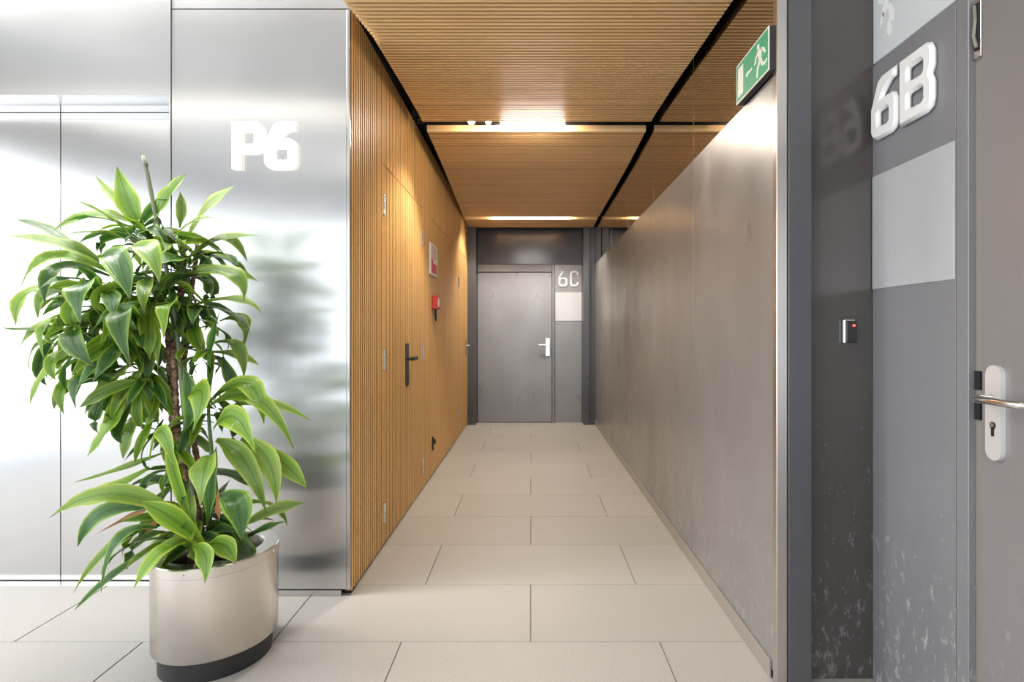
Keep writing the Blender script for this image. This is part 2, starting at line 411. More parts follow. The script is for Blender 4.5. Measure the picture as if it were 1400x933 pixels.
# lever of the last door and latch of the cabinet door
b = bmesh.new(); tube(b, [(-.82, 7.14, 1.03), (-.765, 7.14, 1.03), (-.765, 7.02, 1.03)], .010, 8); add_box(b, -.821, -.814, 7.115, 7.165, .90, 1.10, .004)
o = mesh('handle', b, M['chrome'], dobj[3][2]); o['label'] = 'satin steel lever'
b = bmesh.new(); add_box(b, -.821, -.806, 4.70, 4.73, .22, .33, .002); add_box(b, -.806, -.79, 4.705, 4.725, .27, .31, .002)
o = mesh('latch', b, M['black_plastic'], dobj[2][2]); o['label'] = 'small dark door latch near the floor'

# ------------------------------------------------------------------ setting: right corridor wall
ZM = 2.084
wr = struct('wall_right', (XR+.02, XR+.12, 2.0, YF+.1, 0, 2.80), M['black'], 'grey metal panelled corridor wall with a smoked mirror band above')
edges = [1.95, 2.92, 3.88, 4.91, 5.88, 6.85, YF]
for a, b in zip(edges, edges[1:]):
    box('panel', (XR, XR+.018, a+.0015, b-.0015, .03, ZM), M['dark_panel'], wr, .0012)
    o = box('mirror_panel', (XR+.001, XR+.018, a+.0012, b-.0012, ZM+.002, 2.795), M['dark_mirror'], wr, 0); o['label'] = 'smoked mirror panel reflecting the wooden ceiling'
    if a > 2: box('joint_strip', (XR+.0005, XR+.012, a-.0015, a+.0015, .03, 2.795), M['chrome'], wr)
struct('baseboard_right', (XR-.009, XR, 1.97, YF-.1, 0, .062), mat('baseboard_grey', (.42, .39, .36), .4, .4), 'low grey skirting strip along the metal wall', .002)
# wall end, post and glossy recess
struct('trim_2', (XR-.004, XR+.032, 1.92, 1.95, 0, 3.3), steel('end_trim_steel', (.62, .58, .55), .3, .6), 'bright metal trim on the end of the corridor wall', .002)
struct('trim_3', (XR+.034, .947, 1.915, 2.0, 0, 3.3), M['frame'], 'dark grey metal post beside the recess', .002)
X2 = 1.18
rc = struct('wall_right', (.947, X2+.06, 1.965, 2.0, 0, 3.3), M['recess'], 'dark glossy wall recess with the card reader')

# ------------------------------------------------------------------ door 6B group (side wall)
d6 = thing('door_2', (X2, 1.0, 0), 'grey door 6B with sidelight, posts and pale transom', None, None, 'structure')
def yp(px): return X2*F/(px-726)
ya, yb, yc, yd = 1.963, yp(1308), yp(1325), yp(1338)
o = box('sidelight_panel', (X2, X2+.03, yb+.004, ya, .0, 2.116), M['side_panel'], d6, .001); o['label'] = 'grey sidelight panel with scuffed lower half'
o = box('blank_plate', (X2-.003, X2, yb+.006, ya-.002, 1.347, 1.733), M['white_plate'], d6, .0008); o['label'] = 'blank white plate below the number'
o = box('transom', (X2+.002, X2+.02, .40, ya, 2.124, 3.29), M['pale_glass'], d6, .001); o['label'] = 'pale glass transom above the number'
box('groove', (X2+.006, X2+.03, yb, yb+.004, 0, 3.29), M['black'], d6)
box('frame_post', (X2-.002, X2+.05, yc, yb, 0, 2.116), M['side_panel'], d6, .002)
o = box('door_edge', (X2+.018, X2+.05, yd-.01, yc, 0, 2.10), M['olive'], d6); o['label'] = 'olive door rebate with lock strikes'
o = box('door_leaf', (X2+.008, X2+.05, .47, yd, .008, 2.10), M['door_grey'], d6, .002); o['label'] = 'scratched grey door leaf'
leaf6 = o
box('frame_post', (X2-.002, X2+.05, .40, .462, 0, 2.116), M['side_panel'], d6, .002)
for z0, z1 in ((1.045, 1.095), (.965, 1.015)): box('strike', (X2+.012, X2+.0185, yc-.022, yc-.003, z0, z1), M['black'], d6)
# top hinge hardware in the rebate
b = bmesh.new(); add_box(b, X2+.008, X2+.018, yc-.030, yc-.004, 1.93, 2.09, .001)
hw = mesh('hinge', b, M['chrome'], d6); hw['label'] = 'concealed steel hinge at the top of the rebate'
b = bmesh.new(); add_box(b, X2+.004, X2+.009, yc-.026, yc-.010, 1.95, 2.075, .001); mesh('hinge_slot', b, M['black'], hw)
b = bmesh.new(); tube(b, [(X2+.003, yc-.022, 1.955), (X2+.001, yc-.014, 1.99), (X2+.001, yc-.020, 2.03), (X2+.003, yc-.014, 2.07)], .004, 6); mesh('hinge_arm', b, M['olive'], hw)
# lever plate
def rounded_plate(bm, x0, x1, yc_, w, z0, z1, seg=8):
    r_ = w/2; pts = []
    for k in range(seg+1):
        a = math.pi*k/seg; pts.append((yc_+r_*math.cos(a), z1-r_+r_*math.sin(a)))
    for k in range(seg+1):
        a = math.pi+math.pi*k/seg; pts.append((yc_+r_*math.cos(a), z0+r_+r_*math.sin(a)))
    f0 = [bm.verts.new((x0, y_, z_)) for y_, z_ in pts]; f1 = [bm.verts.new((x1, y_, z_)) for y_, z_ in pts]
    bm.faces.new(f0); bm.faces.new(f1[::-1]); n_ = len(pts)
    for k in range(n_): bm.faces.new((f0[k], f1[k], f1[(k+1) % n_], f0[(k+1) % n_]))
    bmesh.ops.recalc_face_normals(bm, faces=bm.faces[:])
    return bm
lp = mesh('lever_plate', rounded_plate(bmesh.new(), X2-.004, X2+.008, 1.447, .050, .872, 1.115), mat('lever_plate_steel', (.86, .87, .87), .32, .5), d6)
lp['label'] = 'long rounded steel lock plate'
b = bmesh.new()
tube(b, [(X2-.004, 1.449, 1.030), (X2-.038, 1.449, 1.030), (X2-.050, 1.443, 1.030), (X2-.055, 1.428, 1.030), (X2-.055, 1.318, 1.030), (X2-.050, 1.303, 1.030), (X2-.012, 1.300, 1.030)], .0095, 12)
mesh('lever', b, M['chrome'], lp, smooth=True)
b = bmesh.new(); tube(b, [(X2-.006, 1.447, .962), (X2-.003, 1.447, .962)], .009, 12); add_box(b, X2-.006, X2-.003, 1.443, 1.451, .934, .962)
mesh('keyhole', b, M['black'], lp)
b = bmesh.new(); tube(b, [(X2-.0075, 1.446, .963), (X2-.005, 1.446, .963)], .006, 10); mesh('key_core', b, M['chrome'], lp)
# leafy decal high on the transom
b = bmesh.new()
for (dy, z, l, an) in ((.03, 2.33, .07, .5), (.06, 2.29, .09, -.2), (.09, 2.25, .08, .3), (.07, 2.36, .08, .9), (.11, 2.33, .08, -.6), (.04, 2.25, .05, -.4), (.08, 2.205, .07, .1)):
    yy = ya-dy-.01; w_ = l*.20; ca, sa = math.cos(an), math.sin(an)
    vs = []
    for (u, v) in ((0, -.5), (1, -.15), (.7, .25), (0, .5), (-.7, .25), (-1, -.15)):
        u *= w_; v *= l; vs.append(b.verts.new((X2+.0008, yy-(u*ca-v*sa), z+u*sa+v*ca)))
    b.faces.new(vs)
bmesh.ops.recalc_face_normals(b, faces=b.faces[:])
o = mesh('decal', b, M['decal'], d6); o['label'] = 'white leafy print on the pale transom'; o['kind'] = 'stuff'

struct('wall_right', (X2, X2+.1, -3.0, .398, 0, 3.3), M['side_panel'], 'grey lobby wall past the door')

# ------------------------------------------------------------------ far end: door 6C
we = struct('wall_far', (-.95, .95, YF+.03, YF+.15, 0, 2.80), M['frame'], 'dark metal end wall of the corridor')
d7 = thing('door_3', (-.2, YF, 0), 'grey end door 6C with sidelight and dark transom', None, None, 'structure')
box('frame_post', (-.835, -.712, 7.33, YF+.03, 0, 2.57), M['frame'], d7, .002)
box('frame_post', (.676, .752, 7.33, YF+.03, 0, 2.57), M['frame'], d7, .002)
box('frame_post', (.754, .834, 7.38, YF+.03, .0, 2.57), M['frame'], d7, .002)
box('frame_post', (.748, .834, 7.34, 7.38, .0, .05), M['frame'], d7, .002)
o = box('door_leaf', (-.706, .272, YF-.01, YF+.03, .006, 1.985), M['far_door'], d7, .002); o['label'] = 'plain grey door leaf with a steel lever'
lf = o
box('door_head', (-.706, .272, YF-.03, YF+.03, 1.992, 2.09), M['side_panel'], d7, .002)
box('frame_post', (.276, .312, YF-.03, YF+.03, 0, 2.09), M['side_panel'], d7, .002)
box('sidelight_panel', (.316, .672, YF-.008, YF+.03, 0, 2.09), M['far_door'], d7, .001)
o = box('blank_plate', (.322, .670, YF-.014, YF-.008, 1.347, 1.722), M['white_plate'], d7); o['label'] = 'blank white plate below the number'
box('transom', (-.706, .672, YF-.012, YF+.03, 2.095, 2.56), M['transom_dark'], d7, .001)
b = bmesh.new(); add_box(b, .190, .250, YF-.022, YF-.01, .88, 1.12, .004)
lp2 = mesh('lever_plate', b, M['chrome'], lf)
b = bmesh.new(); tube(b, [(.222, YF-.02, 1.03), (.222, YF-.07, 1.03), (.10, YF-.07, 1.03)], .012, 8); mesh('lever', b, M['chrome'], lp2)

# ------------------------------------------------------------------ slatted vaulted ceiling
HP = [(-.5, 1.26), (1.0, 1.285), (1.6, 1.298), (2.27, 1.324), (2.66, 1.351), (3.2, 1.388), (3.7, 1.412), (4.05, 1.408), (4.63, 1.384), (5.5, 1.374), (6.82, 1.367), (7.6, 1.352)]
def hz(y):
    for (a, u), (b_, v) in zip(HP, HP[1:]):
        if a <= y <= b_:
            t = (y-a)/(b_-a); return 1.2+u+(v-u)*t
    return 1.2+HP[-1][1]
def xl(y):
    pts = [(0, -.77), (2.27, -.752), (2.6, -.722), (4.6, -.733), (6.8, -.803), (7.6, -.812)]
    for (a, u), (b_, v) in zip(pts, pts[1:]):
        if a <= y <= b_: return u+(v-u)*(y-a)/(b_-a)
    return -.77
me_c = unit_mesh(M['wood_ceil'], M['groove_shade_ceil'], 2, 1)
PC = .0325
rafts = [(1.06, 3.815, 'near slatted oak ceiling panel before the light slot'), (4.0, 6.75, 'middle slatted oak ceiling panel between the light slots'), (6.90, 7.40, 'short slatted oak ceiling panel over the end door')]
for a, b_, lab in rafts:
    cr = thing('ceiling', (0, (a+b_)/2, hz((a+b_)/2)), lab, None, None, 'structure')
    bm = bmesh.new(); n_ = max(2, int((b_-a)/.15)); prev = None
    for i in range(n_+1):
        y = a+(b_-a)*i/n_; z = hz(y)+.025
        q = [bm.verts.new(v) for v in ((xl(y)+.004, y, z), (.802, y, z), (.802, y, z+.018), (xl(y)+.004, y, z+.018))]
        if prev:
            for j in range(4): bm.faces.new((prev[j], q[j], q[(j+1) % 4], prev[(j+1) % 4]))
        else: bm.faces.new(q[::-1])
        prev = q
    bm.faces.new(prev); bmesh.ops.recalc_face_normals(bm, faces=bm.faces[:])
    mesh('backing_panel', bm, M['wood_backc'], cr)
    if a > 3: 
        bm = bx(xl(a), .806, a-.012, a, hz(a)-.002, hz(a)+.043); o = mesh('edge_board', bm, M['wood_ceil'], cr); o['label'] = 'front edge board lit by the slot lamps'
    y = a+.012
    while y < b_-.008:
        z = hz(y); s = (hz(y+.02)-hz(y-.02))/.04
        piece('slat', me_c, ((xl(y)+.806)/2, y, z+.013), (.806-xl(y), .0178, .026), cr, (math.atan(s), 0, 0))
        y += PC
# light slots
tr = thing('light_channel', (0, 3.9, 2.63), 'black recessed light channel across the wooden ceiling, holding lamps', 'light channel')
b = bmesh.new(); add_box(b, -.80, .80, 3.83, 3.835, 2.655, 2.75); add_box(b, -.80, .80, 3.975, 3.980, 2.655, 2.75); add_box(b, -.80, .80, 3.835, 3.975, 2.745, 2.75)
mesh('housing', b, M['black'], tr)
mesh('track', bx(-.78, .78, 3.90, 3.93, 2.66, 2.69, .002), M['black_plastic'], tr)
tr2 = thing('light_channel', (0, 6.83, 2.6), 'far black light channel in front of the end door', 'light channel')
b = bmesh.new(); add_box(b, -.78, .80, 6.757, 6.762, 2.61, 2.70); add_box(b, -.78, .80, 6.875, 6.880, 2.61, 2.70); add_box(b, -.78, .80, 6.762, 6.875, 2.695, 2.70)
mesh('housing', b, M['black'], tr2)
def linear_lamp(x0, x1, y, z, lab, m):
    t = thing('linear_lamp', ((x0+x1)/2, y, z), lab, 'lamp')
    b = bmesh.new(); tube(b, [(x0+.012, y, z), (x1-.012, y, z)], .014, 10); mesh('tube', b, m, t, smooth=True)
    mesh('holder', bx(x0, x1, y-.014, y+.014, z+.013, z+.030, .002), M['white'], t)
    for x in (x0, x1-.012): mesh('end_cap', bx(x, x+.012, y-.016, y+.016, z-.016, z+.016, .002), M['white'], t)
linear_lamp(-.212, .236, 3.885, 2.606, 'bright linear lamp in the ceiling slot beside two spots', M['lamp'])
linear_lamp(-.45, .45, 6.81, 2.64, 'hidden linear lamp in the far ceiling slot', M['lamp_hidden'])
for x, s, lab in ((-.407, .026, 'brighter round spot lamp left in the ceiling slot'), (-.290, .022, 'round spot lamp between the bright spot and the linear lamp')):
    t = thing('spot_lamp', (x, 3.88, 2.64), lab, 'lamp', None)
    b = bmesh.new(); tube(b, [(x, 3.90, 2.672), (x, 3.88, 2.64)], [s*.9, s], 14); mesh('housing', b, M['black_plastic'], t)
    b = bmesh.new(); tube(b, [(x, 3.880, 2.641), (x, 3.873, 2.629)], [s*.92, s*.8], 14); mesh('lens', b, M['spot_lens'], t)
    l = bpy.data.lights.new('spot_light', 'SPOT'); l.energy = 30; l.color = (1, .91, .77); l.spot_size = 1.9; l.spot_blend = .6; l.shadow_soft_size = .03
    o = link(bpy.data.objects.new('spot_light', l)); o.location = (x, 3.86, 2.605); o.rotation_euler = (-.15, 0, 0)
for x, e in ((-.45, 32), (.3, 36)):
    l = bpy.data.lights.new('spot_light', 'SPOT'); l.energy = e; l.color = (1, .91, .77); l.spot_size = 2.1; l.spot_blend = .5; l.shadow_soft_size = .03
    o = link(bpy.data.objects.new('spot_light', l)); o.location = (x, 6.82, 2.60); o.rotation_euler = (-.1, 0, 0)
linear_lamp(-.70, .70, .93, 2.44, 'unseen linear lamp added to brighten the near edge of the slatted ceiling', M['added_lamp'])  # added out of view to brighten the near ceiling, floor and right wall
# lobby linear lamp (seen as the streak in the steel)
t = thing('linear_lamp', (-3.0, .05, 3.2), 'long linear lobby lamp under the pale ceiling', 'lamp')
mesh('diffuser', bx(-4.4, -1.5, .02, .08, 3.19, 3.21), M['lobby_lamp'], t); mesh('housing', bx(-4.42, -1.48, -.01, .11, 3.21, 3.30), M['white'], t)

# ------------------------------------------------------------------ signs
s = thing('floor_number_sign', (-1.2, Y1, 1.93), 'glowing white P6 floor number on the brushed steel wall', 'sign')
for g, x0, nm in ((gP(.185, .66), -1.350, 'letter'), (g6(.185, .68), -1.203, 'digit')):
    o = glyph(nm, g, (x0, Y1-.008, 1.937), (1, 0, 0), (0, 0, 1), .212, .012, .002, M['lit_letter'], s)
    glyph('backlight', g, (x0, Y1-.001, 1.937), (1, 0, 0), (0, 0, 1), .212, .007, .0005, M['halo'], o)
s = thing('door_number_sign', (X2, 1.8, 1.84), 'thick white 6B lettering on the grey sidelight at the right', 'sign')
glyph('digit', g6(.205, .66), (X2, 1.944, 1.845), (0, -1, 0), (0, 0, 1), .208, .022, .009, M['white_letter'], s)
glyph('letter', gB(.205, .72), (X2, 1.795, 1.845), (0, -1, 0), (0, 0, 1), .210, .022, .009, M['white_letter'], s)
s = thing('door_number_sign', (.48, YF, 1.8), 'thin white 6C lettering beside the far end door', 'sign')
glyph('digit', g6thin(.12, .58), (.362, YF-.009, 1.80), (1, 0, 0), (0, 0, 1), .205, .012, .001, M['white_letter'], s)
glyph('letter', gC(.12, .55), (.515, YF-.009, 1.80), (1, 0, 0), (0, 0, 1), .205, .012, .001, M['white_letter'], s)

# exit sign: green plate, white border, doorway, arrow and running figure
ex = thing('exit_sign', (.82, 2.1, 2.085), 'green emergency exit sign with a running figure at the top of the mirror', 'sign')
xs = .806; y0s, y1s, z0s, z1s = 2.232, 1.925, 2.088, 2.240
mesh('backing', bx(xs+.002, XR, y1s, y0s, z0s, z1s, .002), M['black_plastic'], ex)
mesh('border', bx(xs, xs+.002, y1s+.0005, y0s-.0005, z0s+.0005, z1s-.0005), M['glow_white'], ex)
mesh('green_face', bx(xs-.0012, xs, y1s+.007, y0s-.007, z0s+.007, z1s-.007), M['green'], ex)
def flat(name, loops, m):
    b = bmesh.new()
    for lp in loops:
        vs = [b.verts.new((xs-.0022, y0s-u*.307, z0s+v*.152)) for u, v in lp]
        f = b.faces.new(vs)
        r_ = bmesh.ops.extrude_face_region(b, geom=[f])
        bmesh.ops.translate(b, verts=[e for e in r_['geom'] if isinstance(e, bmesh.types.BMVert)], vec=(.001, 0, 0))
    bmesh.ops.recalc_face_normals(b, faces=b.faces[:])
    return mesh(name, b, m, ex)
flat('doorway', [[(.085, .14), (.25, .14), (.25, .86), (.085, .86)]], M['glow_white'])
flat('arrow', [[(.33, .47), (.40, .55), (.40, .50), (.53, .50), (.53, .44), (.40, .44), (.40, .39)]], M['glow_white'])
head = [(.715+.033*math.cos(a*math.pi/5), .80+.062*math.sin(a*math.pi/5)) for a in range(10)]
flat('figure', [head, [(.70, .72), (.77, .73), (.82, .66), (.80, .46), (.73, .44), (.71, .58)],
                [(.70, .71), (.63, .60), (.60, .47), (.635, .46), (.665, .57), (.72, .64)],
                [(.77, .73), (.88, .64), (.93, .50), (.90, .48), (.85, .58), (.79, .65)],
                [(.73, .46), (.79, .44), (.745, .33), (.71, .27), (.70, .11), (.665, .11), (.675, .30), (.70, .36)],
                [(.76, .45), (.81, .46), (.84, .34), (.91, .29), (.955, .33), (.965, .28), (.90, .22), (.81, .27)]], M['glow_white'])

# red fire sign and call point on the slatted wall
fs = thing('fire_sign', (-.82, 4.72, 1.67), 'white framed red fire notice on the slatted oak wall', 'sign')
mesh('backing', bx(-.819, -.806, 4.56, 4.90, 1.665, 1.925, .002), M['white'], fs)
mesh('red_panel', bx(-.8065, -.8045, 4.60, 4.86, 1.685, 1.765), M['red_print'], fs)
mesh('pictogram', bx(-.8065, -.8045, 4.60, 4.67, 1.765, 1.80), M['red_print'], fs)
b = bmesh.new()
for i in range(4): add_box(b, -.8065, -.8045, 4.62, 4.84-.04*(i % 2), 1.815+i*.025, 1.821+i*.025)
mesh('red_lines', b, M['red_print'], fs)
cp = thing('fire_call_point', (-.82, 4.75, 1.39), 'small red fire call point below the red fire notice', 'alarm')
mesh('box_body', bx(-.819, -.770, 4.69, 4.80, 1.39, 1.50, .006), M['red'], cp)
mesh('press_window', bx(-.7705, -.768, 4.71, 4.78, 1.41, 1.48, .002), M['white'], cp)
b = bmesh.new(); vs = [(-.80, 4.70, 1.39), (-.80, 4.77, 1.39), (-.80, 4.74, 1.29)]
f = b.faces.new([b.verts.new(v) for v in vs]); r_ = bmesh.ops.extrude_face_region(b, geom=[f])
bmesh.ops.translate(b, verts=[e for e in r_['geom'] if isinstance(e, bmesh.types.BMVert)], vec=(.015, 0, 0)); bmesh.ops.recalc_face_normals(b, faces=b.faces[:])
mesh('lower_cover', b, M['black_plastic'], cp)

# card reader in the dark recess
cd = thing('card_reader', (1.0925, 1.965, 1.16), 'small black card reader with a red light on the dark recess wall', 'card reader')
mesh('body', bx(1.073, 1.114, 1.948, 1.965, 1.160, 1.244, .004), M['chrome'], cd)
mesh('face', bx(1.0775, 1.1135, 1.941, 1.949, 1.162, 1.238, .003), M['black_plastic'], cd)
b = bmesh.new(); tube(b, [(1.103, 1.9415, 1.222), (1.103, 1.939, 1.222)], .0045, 10); mesh('indicator', b, M['led'], cd)

# ------------------------------------------------------------------ planter with the dracaena
PC0 = Vector((-1.165, 2.11, 0)); TH = .85
pl = thing('potted_dracaena', PC0, 'tall variegated dracaena in a round brushed steel planter before the steel wall', 'plant')
def ell(a, b_, z, n_=48, off=(0, 0)):
    return [Vector((PC0.x+off[0]+a*math.cos(t)*math.cos(TH)-b_*math.sin(t)*math.sin(TH), PC0.y+off[1]+a*math.cos(t)*math.sin(TH)+b_*math.sin(t)*math.cos(TH), z)) for t in [2*math.pi*k/n_ for k in range(n_)]]
def loft(name, rings, m, closed_top=False, smooth=True, uvcyl=False, parent=pl):
    b = bmesh.new(); R = [[b.verts.new(v) for v in r_] for r_ in rings]; n_ = len(R[0])
    for r0, r1 in zip(R, R[1:]):
        for k in range(n_): b.faces.new((r0[k], r0[(k+1) % n_], r1[(k+1) % n_], r1[k]))
    if closed_top: b.faces.new(R[-1])
    o = mesh(name, b, m, parent, uv=not uvcyl, smooth=smooth)
    if uvcyl:
        me = o.data; uv = me.uv_layers.new(name='UVMap')
        for p in me.polygons:
            for li in p.loop_indices:
                v = me.vertices[me.loops[li].vertex_index].co
                a = math.atan2(v.y, v.x)
                a0 = math.atan2(p.center.y, p.center.x)
                while a-a0 > math.pi: a -= 2*math.pi
                while a-a0 < -math.pi: a += 2*math.pi
                uv.data[li].uv = (a*.2, v.z + math.hypot(v.x, v.y))
        me.set_sharp_from_angle(angle=math.radians(35))
    return o
A, B = .211, .193; HT = .40
loft('plinth', [ell(A-.022, B-.022, 0), ell(A-.020, B-.020, .078)], M['plinth'])
loft('body', [ell(A-.03, B-.03, .076), ell(A-.004, B-.004, .076), ell(A, B, .082), ell(A, B, HT-.034)], M['steel_pot'], uvcyl=True)
def o2(d): return (d*math.cos(2.6), d*math.sin(2.6))
loft('rim', [ell(A+.001, B+.001, HT-.036), ell(A+.003, B+.003, HT-.034), ell(A+.003, B+.003, HT-.004), ell(A, B, HT), ell(A-.042, B-.042, HT, off=o2(.012)), ell(A-.046, B-.046, HT-.006, off=o2(.012)), ell(A-.046, B-.046, HT-.10, off=o2(.012))], M['steel_pot'], uvcyl=True)
loft('soil', [ell(A-.047, B-.047, HT-.06, off=o2(.012)), ell(.08, .08, HT-.048, off=o2(.012))], M['soil'], True)
for px, py in ((249, 787), (374, 753)):
    d_ = P(px, py, 2.0); best = min(ell(A+.003, B+.003, HT-.018, 200), key=lambda v: abs(726+F*v.x/v.y-px)+(50 if v.y > 2.2 and px < 300 else 0)+ (v.y-2.0)*20)
    nrm = (best-Vector((PC0.x, PC0.y, best.z))).normalized()
    b = bmesh.new(); tube(b, [best, best+nrm*.003], [.005, .004], 8); mesh('screw', b, M['chrome'], pl)

# canes with ring scars
def cane(name, pts, r0, r1, m, ring=True, seg=8):
    pts = [P(*p) for p in pts]; res = []; N = 90 if ring else 14
    # Catmull-Rom
    def cr(t):
        n_ = len(pts)-1; i = min(int(t*n_), n_-1); u = t*n_-i
        p0, p1, p2, p3 = pts[max(i-1, 0)], pts[i], pts[i+1], pts[min(i+2, n_)]
        return .5*((2*p1)+(p2-p0)*u+(2*p0-5*p1+4*p2-p3)*u*u+(3*p1-p0-3*p2+p3)*u**3)
    rr = []
    for k in range(N+1):
        t = k/N; res.append(cr(t)); q = r0+(r1-r0)*t
        rr.append(q*(1.0 if not ring else (1.12 if k % 2 else .88)))
    b = tube(bmesh.new(), res, rr, seg); return mesh(name, b, m, pl, smooth=not ring)
cane('cane', [(262, 770, 2.08), (256, 700, 2.08), (241, 620, 2.09), (233, 540, 2.09), (229, 450, 2.10), (214, 380, 2.11), (200, 330, 2.12)], .013, .010, M['cane'])
cane('cane', [(280, 770, 2.10), (268, 690, 2.10), (247, 620, 2.07), (240, 550, 2.06), (239, 470, 2.08), (247, 400, 2.12), (252, 350, 2.14)], .014, .010, M['cane'])
cane('cane', [(290, 760, 2.16), (282, 690, 2.15), (264, 600, 2.13), (252, 530, 2.12), (256, 440, 2.14), (266, 370, 2.15), (270, 335, 2.16)], .012, .008, M['cane'])
cane('cane', [(236, 470, 2.09), (215, 440, 2.08), (175, 415, 2.05), (140, 400, 2.03)], .010, .007, M['cane'])
cane('stem', [(305, 765, 2.14), (298, 690, 2.12), (290, 620, 2.10), (285, 555, 2.10), (291, 500, 2.11)], .008, .005, M['stem_green'], False)
cane('stake', [(275, 770, 2.05), (252, 570, 2.05), (240, 440, 2.05), (212, 290, 2.06), (196, 213, 2.06)], .0075, .0075, M['stake'], False, 8)
for px, py in ((199, 225), (214, 300), (233, 400)):
    c_ = P(px, py, 2.058); b = tube(bmesh.new(), [c_+Vector((0, 0, -.004)), c_+Vector((0, 0, .004))], .009, 8); mesh('stake_node', b, M['stake'], pl)

# leaves
def wprof(t, c=.52):
    if t < c: return .20+.80*math.sin(t/c*math.pi/2)**1.5
    return max(0.015, math.cos((t-c)/(1-c)*math.pi/2)**1.15)
def leaf_bm(path, width, nref, fold=.22, wave=.17, nseg=11, ph=0., twist=0.):
    b = bmesh.new(); uvl = b.loops.layers.uv.new('UVMap'); wc = .42+.22*((ph*7.3) % 1); rows = []; n_ = len(path)-1
    for i, p in enumerate(path):
        t = i/n_; T = (path[min(i+1, n_)]-path[max(i-1, 0)]).normalized()
        S = T.cross(nref(t))
        if S.length < 1e-3: S = T.orthogonal()
        S.normalize(); Nn = S.cross(T).normalized()
        if twist: 
            R_ = Matrix.Rotation(twist*t, 3, T); S = R_ @ S; Nn = R_ @ Nn
        hw = width/2*wprof(t, wc); row = []
        for u in (-1, -.5, 0, .5, 1):
            wv = wave*hw*math.sin(t*13+ph+u*1.3)*abs(u)
            row.append((b.verts.new(p+S*(u*hw)+Nn*(abs(u)*hw*fold*2*(1-.7*t)+wv)), (u*.5+.5, t)))
        rows.append(row)
    for r0, r1 in zip(rows, rows[1:]):
        for k in range(4):
            q = (r0[k], r0[k+1], r1[k+1], r1[k]); f = b.faces.new([v for v, _ in q])
            for lo, (_, uvv) in zip(f.loops, q): lo[uvl].uv = uvv
    return b
def bez(p0, p1, p2, n_=11):
    # curve through p0, p1 (middle) and p2
    c_ = 2*p1-.5*p0-.5*p2
    return [(1-t)**2*p0+2*t*(1-t)*c_+t*t*p2 for t in [i/n_ for i in range(n_+1)]]
